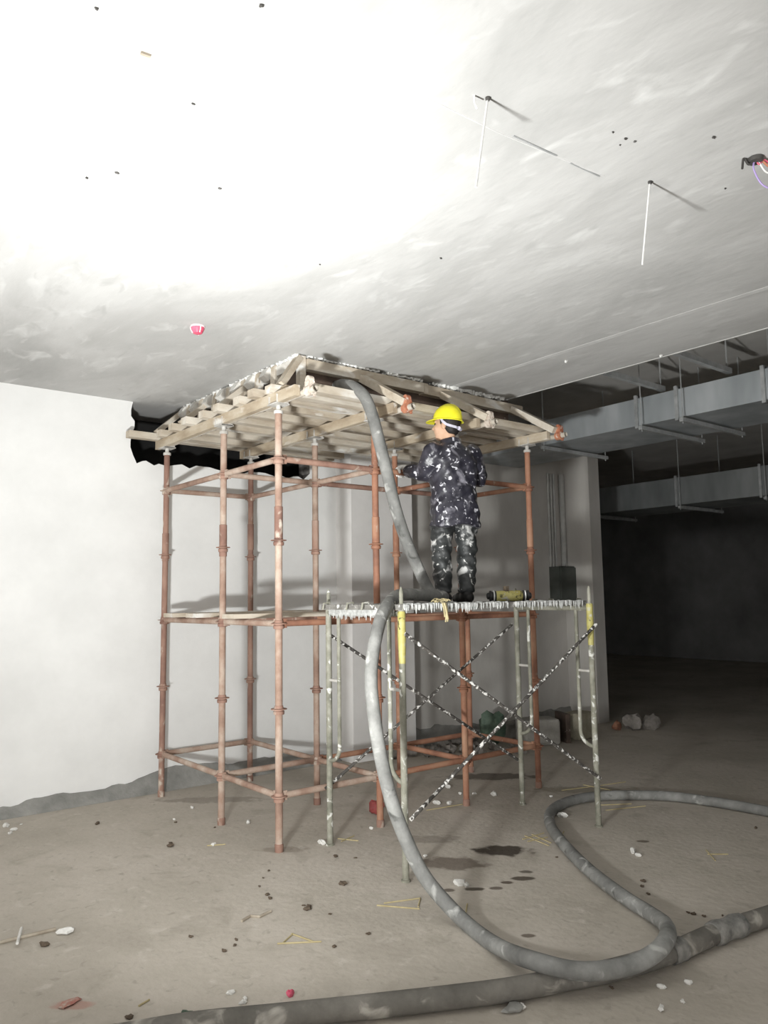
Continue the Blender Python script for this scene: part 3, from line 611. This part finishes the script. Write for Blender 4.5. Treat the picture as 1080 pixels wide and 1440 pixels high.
# gloved hands closing over the ledger (which runs along world X)
wx = Vector((1, 0, 0)); lx = (wx.dot(ra), wx.dot(rf), 0.0)
for hd, el, sgn in ((lh, EL, 1), (rh, ER, -1)):
    hd = np.array(hd); el = np.array(el); S = SDF(hd-.14, hd+.14, .0045); ax = np.array(lx); dn = np.array((0, 0, 1.0)); fwd = np.array((Vector((0, 1, 0)).dot(ra), Vector((0, 1, 0)).dot(rf), 0))
    led = np.array(loc((0, 0, Z0+2.4+.012))); cl = hd.copy(); cl[2] = led[2]
    # palm sits on the near upper side of the tube
    pc = cl-fwd*.012+dn*.042; wr = hd+(el-hd)/np.linalg.norm(el-hd)*.085
    S.cone(wr, wr*.5+pc*.5, .030, .030, .02); S.ell(pc-fwd*.02, (.046, .03, .02), np.stack([ax, fwd, dn], 1), .02)
    for f_ in range(4):
        o_ = ax*(.033-.022*f_); ln = (.92, 1.05, 1.0, .85)[f_]; r_ = .0098
        S.chain([(*(pc+o_+fwd*.004), r_+.001), (*(cl+o_+fwd*(.030*ln)+dn*.030), r_), (*(cl+o_+fwd*.036*ln-dn*.004), r_-.0005), (*(cl+o_+fwd*.018-dn*.033*ln), r_-.002)], .005)
    tb = pc-fwd*.03+ax*.036*sgn*-1; S.chain([(*tb, .0125), (*(tb-ax*.03*sgn-dn*.018+fwd*.0), .0115), (*(cl-fwd*.036-dn*.006-ax*.05*sgn), .010)], .008)
    S.mesh('glove', 'glove', man, xf)
# hair under the helmet
S = SDF((-.22, -.2, 1.25), (.15, .18, 1.62), .006); S.ell(hp(-.02, 0, .035), (.100, .082, .105), HR, .01); S.ell(hp(-.055, 0, -.03), (.055, .068, .06), HR, .02)
P = S.G-np.array(HD, np.float32); S.cut((P@np.array(hfw, np.float32))-.035+.0*P[..., 0]); S.cut(-.075-(P@np.array(hup, np.float32)))
S.mesh('hair', 'hair', man, xf)
# helmet: shell, peak, ridge and cradle strap
hl = MB(); n = 28; prof = [(.0, .172), (.35, .168), (.62, .150), (.85, .118), (.97, .08), (1.0, .045), (1.10, .036), (1.10, .030), (.97, .034), (.93, .08), (.6, .142), (0.02, .16)]
for r, zz in prof:
    for k in range(n):
        t = 2*math.pi*k/n; ex = 1.0
        lip_ = max(0, math.cos(t))**2*.05 if abs(r-1.1) < .01 else 0
        hl.v.append(tuple(xf(hp(-.008+(.124*r+lip_)*math.cos(t), .102*r*math.sin(t), zz-(.012*max(0, math.cos(t))**2 if r > 1.05 else 0)))))
for i in range(len(prof)-1):
    for k in range(n): hl.f.append((i*n+k, i*n+(k+1) % n, (i+1)*n+(k+1) % n, (i+1)*n+k))
he = hl.build('helmet', 'helmet', man)
m = MB(); m.tube([xf(hp(-.008+.124*math.cos(a)*.93, 0, .045+.127*math.sin(a))) for a in np.linspace(.5, 2.7, 14)], .012, 8)
rd = link('ridge', m.mesh('ridge', 'helmet'), man); rd.matrix_parent_inverse = Matrix.Translation(WO).inverted()
for s_ in (1, -1):
    m = MB(); pts = [hp(.02, .086*s_, .045), hp(.0, .089*s_, .015), hp(-.035, .09*s_, -.01), hp(-.075, .078*s_, -.02), hp(-.105, .05*s_, -.024), hp(-.118, 0, -.026)]
    for a, b in zip(pts[:-1], pts[1:]): m.beam(xf(a), xf(b), .005, .02)
    m.build('strap', 'strap', man, False)
m = MB(); m.lathe([(.016, -.022), (.016, .022)], xf(hp(-.118, 0, -.026)), 10, xf(hp(0, 1, 0))-xf(hp(0, 0, 0))); m.build('strap_knob', 'strap', man)
for s_ in (1, -1):
    m = MB(); m.lathe([(.002, -.010), (.009, -.005), (.011, 0), (.009, .005), (.002, .010)], xf(hp(.083, .032*s_, .004)), 10); m.build('eye', 'black', man)

# ================================================================== THINGS ON THE DECK
c = atY(716, 841, -.80); c.z = HT+.04+.043
mo = thing('vibrator_motor', 'short yellow cylinder with black flanged ends lying on the deck', 'motor', c-Vector((0, 0, .043)))
axd = Vector((.80, -.60, 0)).normalized()
MB().lathe([(.032, -.105), (.04, -.10), (.041, -.05), (.038, -.02), (.041, .02), (.041, .09), (.03, .105)], c, 16, axd).build('casing', 'yellow_tape', mo)
for s_ in (-1, 1):
    MB().lathe([(.024, 0), (.04, .004), (.043, .02), (.034, .024), (.034, .036), (.042, .04), (.042, .052), (.026, .056), (.024, .07), (.012, .075)], c+axd*s_*.098, 14, axd*s_).build('end_cap', 'black', mo)
    MB().lathe([(.0435, 0), (.0435, .008)], c+axd*s_*.115, 14, axd*s_).build('steel_ring', 'rod', mo)
MB().box(c+Vector((-.02, .01, .055)), (.03, .03, .04)).build('switch_knob', 'brownchip', mo)
# bundle of straw rag caught on the deck's edge
m = MB(); q = random.Random(9)
p0 = atY(622, 850, -1.045); p0.z = HT+.045
for k in range(16):
    a = p0+Vector((q.uniform(-.10, .06), q.uniform(0, .06), q.uniform(0, .01))); b = a+Vector((q.uniform(-.06, .08), q.uniform(-.01, .02), q.uniform(.0, .02)))
    m.tube([a, (a+b)/2+Vector((0, 0, .012)), b], .004, 5)
for k in range(5):
    a = p0+Vector((q.uniform(-.01, .02), -.008-.004*k % 3, 0)); m.tube([a, a+Vector((.003, -.012, -.04)), a+Vector((q.uniform(-.01, .02), -.012, -.09-.05*q.random()))], .005, 5)
tag(m.build('straw_bundle', 'straw'), 'wisp of yellow straw hanging over the deck edge beside the boots', 'straw')

# ================================================================== DUCTS AND CEILING SERVICES
def duct(name, x0, x1, z0, z1, y0, y1, joints, label, mat='galv'):
    t = thing(name, label, 'duct', ((x0+x1)/2, (y0+y1)/2, z0)); ys = [y0]+joints+[y1]
    for a, b in zip(ys[:-1], ys[1:]):
        MB().box(((x0+x1)/2, (a+b)/2, (z0+z1)/2), (x1-x0, b-a-.01, z1-z0)).build('duct_section', mat, t, False)
    for y in joints:
        m = MB(); e = .03
        for xx in (x0, x1): m.box((xx, y, (z0+z1)/2), (2*e, .035, z1-z0+2*e))
        for zz in (z0, z1): m.box(((x0+x1)/2, y, zz), (x1-x0, .035, 2*e))
        m.build('flange', 'angle', t, False)
    for y in joints:
        m = MB(); yy = y-.10; m.box(((x0+x1)/2, yy, z0-.052), (x1-x0+.24, .04, .04)); m.build('hanger_rail', 'angle', t, False)
        for xx in (x0-.09, x1+.09): MB().tube([(xx, yy, z0-.09), (xx, yy, 4.3)], .006, 6).build('hanger_rod', 'angle', t)
    return t
duct('air_duct', 4.18, 5.18, 3.50, 3.79, -7, YW-.02, [-5.8, -4.4, -3.0, -1.62, -.75, -.29, 1.0], 'flanged galvanised duct hung close behind the slab edge')
duct('air_duct', 8.05, 9.1, 3.10, 3.52, -7, 8, [-5.4, -3.8, -2.2, -.9, .3, 1.6, 3.2, 4.8, 6.4], 'lower shade-darkened galvanised duct farther back in the dark bay', 'galv_shaded')
# bare rails hung from the slab edge zone
for a, b, z_, lab in [((840, 531), (940, 557), 3.78, 'bare steel angle reaching from the slab edge to the duct, by the formwork'), ((940, 503), (1030, 522), 3.80, 'bare steel angle over the duct, beside the two chipped marks on the slab edge')]:
    A = atZ(*a, z_); A.x = 2.66; Bp = Vector((4.3, A.y+.03, z_+.08))
    t = thing('support_angle', lab, 'steel angle', (A.x, A.y, z_), 'bare steel angles above the duct')
    MB().beam(Vector((A.x, A.y, z_+.08)), Bp, .05, .05).build('rail', 'angle', t, False)
    for s_ in (.03, .97): p = Vector((A.x, A.y, z_+.08)).lerp(Bp, s_); MB().tube([p, (p.x, p.y, 4.3)], .008, 6).build('hanger_rod', 'angle', t)
# hanging rods in the slab
for b, L, lab in [((686, 137), .36, 'thin bare rod hanging from the ceiling, with a small clip at its socket'), ((914, 255), .40, 'thin bare rod hanging from the ceiling next to the loose wires')]:
    p = atZ(*b, ZC); t = thing('hanging_rod', lab, 'rod', p, 'rods hanging from the ceiling')
    tip = p-Vector((0, 0, L))-ra*.055
    MB().tube([p, tip], .0045, 8).build('rod', 'rod', t); MB().lathe([(.010, 0), (.010, -.008), (.006, -.014)], p, 10).build('socket', 'dark_metal', t)
p = atZ(667, 134, ZC); m = MB(); m.tube([p, p-Vector((0, 0, .03)), p-Vector((-.012, 0, .05))], .004, 6); tag(m.build('ceiling_clip', 'rod'), 'small bent wire clip in the ceiling beside a hanging rod', 'clip')
for a, b, lab in [((722, 191), (783, 219), 'thin rusty bar let into the ceiling, longer of the two in line'), ((802, 229), (843, 248), 'thin rusty bar let into the ceiling, shorter of the two in line')]:
    m = MB(); m.tube([atZ(*a, ZC-.002), atZ(*b, ZC-.002)], .0035, 6); tag(m.build('embedded_bar', 'angle'), lab, 'bar', 'bars in the ceiling')
# red cover
p = atZ(278, 459, ZC); dc = thing('detector_cover', 'small red and pink plastic cover fixed on the ceiling', 'ceiling fitting', p)
MB().lathe([(.050, 0), (.050, -.008), (.044, -.012)], p, 18).build('rim', 'pink', dc)
m = MB(); n = 20
for r, z_ in ((.046, -.01), (.040, -.03), (.030, -.05), (.018, -.055), (.001, -.056)):
    for k in range(n): t_ = 2*math.pi*k/n; rr = r*(1+.05*(k % 2)); m.v.append((p.x+rr*math.cos(t_), p.y+rr*math.sin(t_), p.z+z_))
for i in range(4):
    for k in range(n): m.f.append((i*n+k, i*n+(k+1) % n, (i+1)*n+(k+1) % n, (i+1)*n+k))
m.build('cup', 'red', dc)
for k in (3, 9, 15): a = 2*math.pi*k/n; MB().tube([(p.x+.05*math.cos(a), p.y+.05*math.sin(a), p.z-.008), (p.x+.045*math.cos(a), p.y+.045*math.sin(a), p.z-.03), (p.x+.033*math.cos(a), p.y+.033*math.sin(a), p.z-.05)], .004, 6).build('rib', 'pink', dc)
# wires from the ceiling box
p = atZ(1062, 222, ZC); wb = thing('wire_outlet', 'ceiling outlet with loose purple and white wires', 'wires', p)
MB().lathe([(.02, 0), (.035, -.004), (.03, -.02), (.012, -.022)], p, 12).build('socket_box', 'dark_metal', wb)
def wire(pts, r, mat): MB().tube(spline([Vector(q_) for q_ in pts], 6), r, 6).build('wire', mat, wb)
wire([p, p+ra*-.03-Vector((0, 0, .03)), p+ra*-.05-Vector((0, 0, .0)), p+ra*-.06-Vector((0, 0, .05))], .005, 'dark_metal')
wire([p, p-ra*.01-Vector((0, 0, .05)), p+ra*.02-Vector((0, 0, .12)), p+ra*.07-Vector((0, 0, .15))], .004, 'purple')
wire([p, p+ra*.02-Vector((0, 0, .03)), p+ra*.05-Vector((0, 0, .07)), p+ra*.12-Vector((0, 0, .065))], .004, 'rod')
wire([p, p+ra*.03-Vector((0, 0, .015)), p+ra*.06-Vector((0, 0, .04)), p+ra*.10-Vector((0, 0, .02))], .005, 'clamp')
wire([p, p+ra*.015-Vector((0, 0, .03)), p+ra*.04-Vector((0, 0, .01)), p+ra*.08-Vector((0, 0, .05))], .004, 'red')
# nail ends and flecks in the slab
for k, (px, py, s_) in enumerate([(136, 12, .012), (368, 8, .012), (272, 146, .011), (122, 250, .012), (165, 243, .014), (309, 265, .013), (620, 363, .012), (1004, 193, .013), (862, 186, .01), (880, 195, .012), (893, 199, .009), (872, 204, .008), (450, 372, .008), (1020, 265, .009)]):
    m = MB(); m.rock(atZ(px, py, ZC-.003), s_*.7, 50+k, .7, 4, 6); tag(m.build('nail_end', 'dark_metal'), 'tiny dark nail end or fleck sticking out of the ceiling', 'nail', 'nail ends in the ceiling')
m = MB(); m.beam(atZ(198, 74, ZC-.004), atZ(212, 79, ZC-.004), .012, .01); tag(m.build('wood_splinter', 'lath', smooth=False), 'pale wood splinter stuck flat to the ceiling', 'splinter')
# two chipped anchors at the slab edge
for k, (px, py) in enumerate([(936, 502), (796, 508)]):
    m = MB(); c_ = atZ(px, py, ZC-.006); c_.x = min(c_.x, 2.58); m.rock(c_, .018, 80+k, .8, 4, 6); tag(m.build('anchor_stub', 'foam'), 'small whitish anchor stub under the slab near its free edge', 'anchor', 'anchor stubs')

# ================================================================== WALL CABINET AND CONDUITS (grey wall)
yc = YW
a = atY(772, 797, yc); b = atY(806, 848, yc)
cb = thing('electric_cabinet', 'dark grey-green electric cabinet fixed on the grey wall', 'cabinet', ((a.x+b.x)/2, yc-.11, b.z))
MB().box(((a.x+b.x)/2, yc-.09, (a.z+b.z)/2), (b.x-a.x, .18, a.z-b.z)).build('cabinet_body', 'cabinet', cb, False)
dr = MB().box(((a.x+b.x)/2, yc-.19, (a.z+b.z)/2), (b.x-a.x-.03, .02, a.z-b.z-.03)).build('cabinet_door', 'cabinet', cb, False)
MB().lathe([(.015, 0), (.012, .02)], (b.x-.05, yc-.2, (a.z+b.z)/2), 10, (0, -1, 0)).build('lock_knob', 'angle', cb)
for k, (dx, mt, r_) in enumerate([(.04, 'conduit', .017), (.10, 'conduit', .017), (.16, 'conduit', .017), (.31, 'conduit', .04)]):
    lab = ['slim pale conduit on the grey wall, above the cabinet', 'slim pale conduit on the grey wall, above the cabinet', 'slim pale conduit on the grey wall, above the cabinet', 'thick pale conduit running down into the wall cabinet'][k]
    x = a.x-.02+dx; t = MB(); t.tube([(x, yc-r_-.002, a.z-(.02 if k == 3 else .1)), (x, yc-r_-.002, 3.48)], r_, 10); tag(t.build('wall_conduit', mt), lab, 'conduit', 'conduits on the grey wall')

# ================================================================== RUBBLE, BLOCKS AND LITTER
q = random.Random(17)
placed = [(*fl(695, 1048), .16)] + [(fl(722, 1046)[0]+.16, fl(722, 1046)[1]+.3, .2), (fl(768, 1048)[0], fl(768, 1048)[1]+.12, .28)]
for k in range(46):
    r_ = q.uniform(.035, .095)
    for tr in range(60):
        px = q.uniform(552, 738); py = q.uniform(1020, 1066) - .03*(px-556); x, y = fl(px, py); y = min(y, YW-.25 if x > 3.02 else 1.9)
        if all((x-a_)**2+(y-b_)**2 > (1.05*(r_+c_))**2 for a_, b_, c_ in placed): break
    else: continue
    placed.append((x, y, r_))
    m = MB(); m.rock((0, 0, 0), r_, 200+k, .62, 5, 7); o = link('rubble_stone', m.mesh('rubble_stone', 'rubble'), None, (x, y, r_*.55), (0, 0, q.uniform(0, 6)))
    tag(o, 'broken masonry lump in the rubble heap beside the white column', 'rubble', 'rubble heap')
x, y = fl(695, 1048); m = MB(); m.rock((0, 0, 0), .17, 301, 1.0, 8, 12); tag(link('rubbish_bag', m.mesh('rubbish_bag', 'greenbag'), None, (x, y, .20)), 'crumpled dark green bag lying on the rubble heap', 'bag')
x, y = fl(768, 1048)
R30 = Matrix.Rotation(-.35, 3, 'Z')
def block(name, c, size, mat, lab, cat, rot=0, grp=None):
    m = MB(); hx, hy, hz = [s/2 for s in size]; b_ = min(size)*.12; vs_ = []
    m.box((0, 0, 0), size); me = m.mesh(name, mat, False); o = link(name, me, None, c, (0, 0, rot)); bv = o.modifiers.new('bevel', 'BEVEL'); bv.width = b_; bv.segments = 2; return tag(o, lab, cat, grp)
block('concrete_block', (x, y+.12, .15), (.46, .30, .30), 'block', 'large pale concrete block with a dark end, by the wall cabinet', 'block', -.45)
x2, y2 = fl(805, 1044); block('dark_board', (x2-.02, y2+.12, .17), (.06, .30, .34), 'ply_dark', 'dark board leaning on the end of the large concrete block', 'board', -.45)
x2, y2 = fl(826, 1040); block('cement_sack', (x2, y2+.12, .16), (.34, .26, .32), 'sack', 'olive sack standing against the grey wall, behind the access frame', 'sack', .1)
x2, y2 = fl(722, 1046); block('concrete_block', (x2+.16, y2+.3, .10), (.30, .2, .2), 'block', 'smaller grey block between the rubble heap and the large block', 'block', .3)
for k, (px, py, r_) in enumerate([(890, 1026, .13), (915, 1026, .12)]):
    x, y = fl(px, py); m = MB(); m.rock((0, 0, 0), r_, 320+k, .8, 6, 8); tag(link('boulder', m.mesh('boulder', 'rubble'), None, (x, y, r_*.7)), 'grey broken stone on the floor past the end of the grey wall', 'stone', 'stones past the wall')
x, y = fl(868, 1027); m = MB(); m.rock((0, 0, 0), .08, 330, .7, 6, 8); tag(link('red_lump', m.mesh('red_lump', 'rust_red'), None, (x, y, .06)), 'dull red lump beside the two grey stones', 'stone')
# red crumpled plastic at the foot of a standard
x, y = fl(528, 1146); m = MB(); m.rock((0, 0, 0), .07, 340, .75, 6, 9); tag(link('red_plastic_scrap', m.mesh('red_plastic_scrap', 'dullred'), None, (x+.02, y+.02, .055)), 'crumpled red plastic at the foot of a scaffold standard', 'plastic scrap')
def near(x, y):
    if y > 1.2: return 'by the foot of the white wall', 'by the wall'
    if -.3 < x < 3 and -.35 < y < 1.2: return 'under the rusty scaffold', 'under the scaffold'
    if .2 < x < 2.4 and -1.3 < y < -.3: return 'beneath the access frame', 'under the access frame'
    if x > .3 and y < -.5 and x+.8*y < 1.6 and x > .1: return 'inside the loop of the grey hose', 'inside the hose loop'
    if y < -1.75+(-.55)*(x+1.45)+.55 and x < 1: return 'close beside the thick muddy hose', 'beside the muddy hose'
    if x > 2.2: return 'past the bend of the grey hose', 'past the hose bend'
    return 'on the open floor before the scaffold', 'on the open floor'
def chips(name, mat, lab, cat, grp, spots, r0, r1, flat, seed):
    q2 = random.Random(seed); mes = []
    for k in range(5): m = MB(); m.rock((0, 0, 0), 1.0, seed+k, flat, 4, 7); mes.append(m.mesh(name, mat, False))
    for k, s_ in enumerate(spots):
        x, y = fl(s_[0], s_[1]); r_ = s_[2] if len(s_) > 2 else q2.uniform(r0, r1)
        o = link(name, mes[k % 5], None, (x, y, r_*flat*.75), (0, 0, q2.uniform(0, 6))); o.scale = (r_, r_, r_); w_ = near(x, y); tag(o, lab+' '+w_[0], cat, grp+' '+w_[1])
chips('mortar_chip', 'chip', 'small white mortar chip lying', 'chip', 'white mortar chips', [(630, 1108, .035), (695, 1119, .04), (615, 1131, .035), (632, 1131, .03), (667, 1117), (647, 1117), (775, 1121), (790, 1149, .04), (245, 1153), (270, 1137), (349, 1158, .03), (300, 1189, .022), (452, 1187, .035), (325, 1398), (345, 1406), (646, 1245, .04), (656, 1247, .025), (890, 1199, .035), (897, 1204, .022), (930, 1421), (735, 1418), (8, 1163, .035), (20, 1168, .025), (14, 1173, .02), (30, 1160), (522, 1166, .02), (598, 1205), (342, 1412), (568, 1124, .03), (930, 1390), (968, 1384), (960, 1410), (540, 1120)], .012, .022, .55, 400)
chips('brown_chip', 'brownchip', 'small dark brown clod lying', 'chip', 'brown clods', [(240, 1190, .035), (137, 1159, .028), (482, 1244, .03), (365, 1247), (380, 1264), (433, 1279, .03), (427, 1274), (376, 1259), (62, 1330, .03), (302, 1164), (472, 1205, .02), (500, 1207), (464, 1286), (315, 1338), (268, 1318), (518, 1314), (1063, 1165, .02), (905, 1240, .02), (968, 1284), (975, 1286), (990, 1289), (1016, 1288), (903, 1247), (912, 1258), (247, 1157), (783, 1206), (860, 1390), (182, 1432, .02), (370, 1235), (378, 1225), (330, 1330), (332, 1322), (470, 1332)], .010, .018, .4, 430)
x, y = fl(408, 1402); m = MB(); m.rock((0, 0, 0), .018, 460, .9, 8, 12); tag(link('red_ball', m.mesh('red_ball', 'red'), None, (x, y, .014)), 'small bright red plastic bead on the floor near the muddy hose', 'bead')
x, y = fl(97, 1412); m = MB(); m.rock((0, 0, 0), .05, 461, .12, 5, 9); tag(link('red_paper', m.mesh('red_paper', 'redpaper'), None, (x, y, .006)), 'faded red paper scrap trodden into the floor', 'paper')
x, y = fl(262, 1433); m = MB(); m.rock((0, 0, 0), .035, 462, .5, 6, 9); tag(link('green_lump', m.mesh('green_lump', 'greenbag'), None, (x, y, .015)), 'dark green lump beside the muddy hose', 'lump')
x, y = fl(92, 1313); m = MB(); m.rock((0, 0, 0), .045, 463, .4, 5, 8); tag(link('white_scrap', m.mesh('white_scrap', 'chip'), None, (x, y, .014)), 'white plastic scrap at the end of the long lath', 'scrap')
def stick(name, pxs, r_, mat, lab, cat, grp=None, lift=0):
    pts = [Vector((*fl(*p), r_*.9+lift)) for p in pxs]; m = MB(); m.tube(pts, r_, 6); return tag(m.build(name, mat), lab, cat, grp)
stick('wood_lath', [(-25, 1334), (78, 1309)], .010, 'lath', 'long grey lath lying on the open floor near the work light', 'lath')
stick('white_stick', [(24, 1334), (30, 1312)], .008, 'chip', 'short white stick across the long lath', 'stick', None, .018)
stick('bent_twig', [(340, 1297), (352, 1290), (365, 1291), (381, 1283)], .008, 'lath', 'bent grey twig on the open floor before the scaffold', 'twig')
for pts in ([(390, 1328), (452, 1325)], [(398, 1327), (412, 1314)], [(410, 1314), (440, 1325)], [(530, 1274), (590, 1279)], [(540, 1271), (591, 1264)], [(591, 1264), (588, 1276)], [(993, 1196), (1006, 1211)], [(995, 1202), (1024, 1202)], [(738, 1176), (772, 1190)], [(742, 1184), (770, 1178)], [(735, 1181), (765, 1172)], [(748, 1174), (775, 1186)], [(838, 1133), (888, 1131)], [(852, 1140), (908, 1134)], [(845, 1105), (880, 1100)], [(790, 1112), (830, 1107)], [(475, 1180), (504, 1183)], [(480, 1184), (498, 1176)], [(291, 1190), (317, 1188)], [(195, 1416), (210, 1407)], [(655, 1284), (657, 1272)], [(793, 1170), (788, 1178)], [(820, 1104), (860, 1112)], [(660, 1130), (600, 1140)]):
    w_ = near(*fl(*pts[0])); stick('straw_piece', pts, .0042, 'straw', 'thin dry straw lying '+w_[0], 'straw', 'straws '+w_[1])
x, y = fl(722, 1421); m = MB(); m.rock((0, 0, 0), .045, 470, .3, 5, 9); tag(link('paper_crumple', m.mesh('paper_crumple', 'cement'), None, (x, y, .012)), 'grey crumpled paper half under the muddy hose', 'paper')
# ================================================================== WORK LIGHT on its stand (just out of frame, lights the place)
wlt = thing('work_light', 'flood work light on a tripod stand, aimed up at the ceiling', 'lamp', (LAMP.x, LAMP.y, 0))
zq = LAMP_DIR.to_track_quat('Z', 'Y').to_matrix(); back = LAMP-LAMP_DIR*.035
MB().box(back, (.30, .23, .05), zq).build('housing', 'black', wlt, False)
MB().box(LAMP-LAMP_DIR*.006, (.26, .19, .006), zq).build('lens', 'lens', wlt, False)
m = MB()
for k in range(7): m.box(back-LAMP_DIR*.04+zq @ Vector((-.12+.04*k, 0, 0)), (.006, .22, .035), zq)
m.build('heat_sink', 'black', wlt, False)
ft = Vector((LAMP.x-.05, LAMP.y-.06, 0))
MB().tube([(ft.x, ft.y, .25), (ft.x, ft.y, .93)], .014, 10).build('pole', 'dark_metal', wlt)
MB().tube([(ft.x, ft.y, .92), back-LAMP_DIR*.05], .012, 8).build('bracket', 'dark_metal', wlt)
for k in range(3): a = 2.2+2*math.pi*k/3; MB().tube([(ft.x, ft.y, .5), (ft.x+.32*math.cos(a), ft.y+.32*math.sin(a), .009)], .009, 8).build('leg', 'dark_metal', wlt)
lo.location = LAMP+LAMP_DIR*.004; lo.rotation_euler = (-LAMP_DIR).to_track_quat('Z', 'Y').to_euler()
lo.parent = wlt; lo.matrix_parent_inverse = Matrix.Translation(wlt.location).inverted()
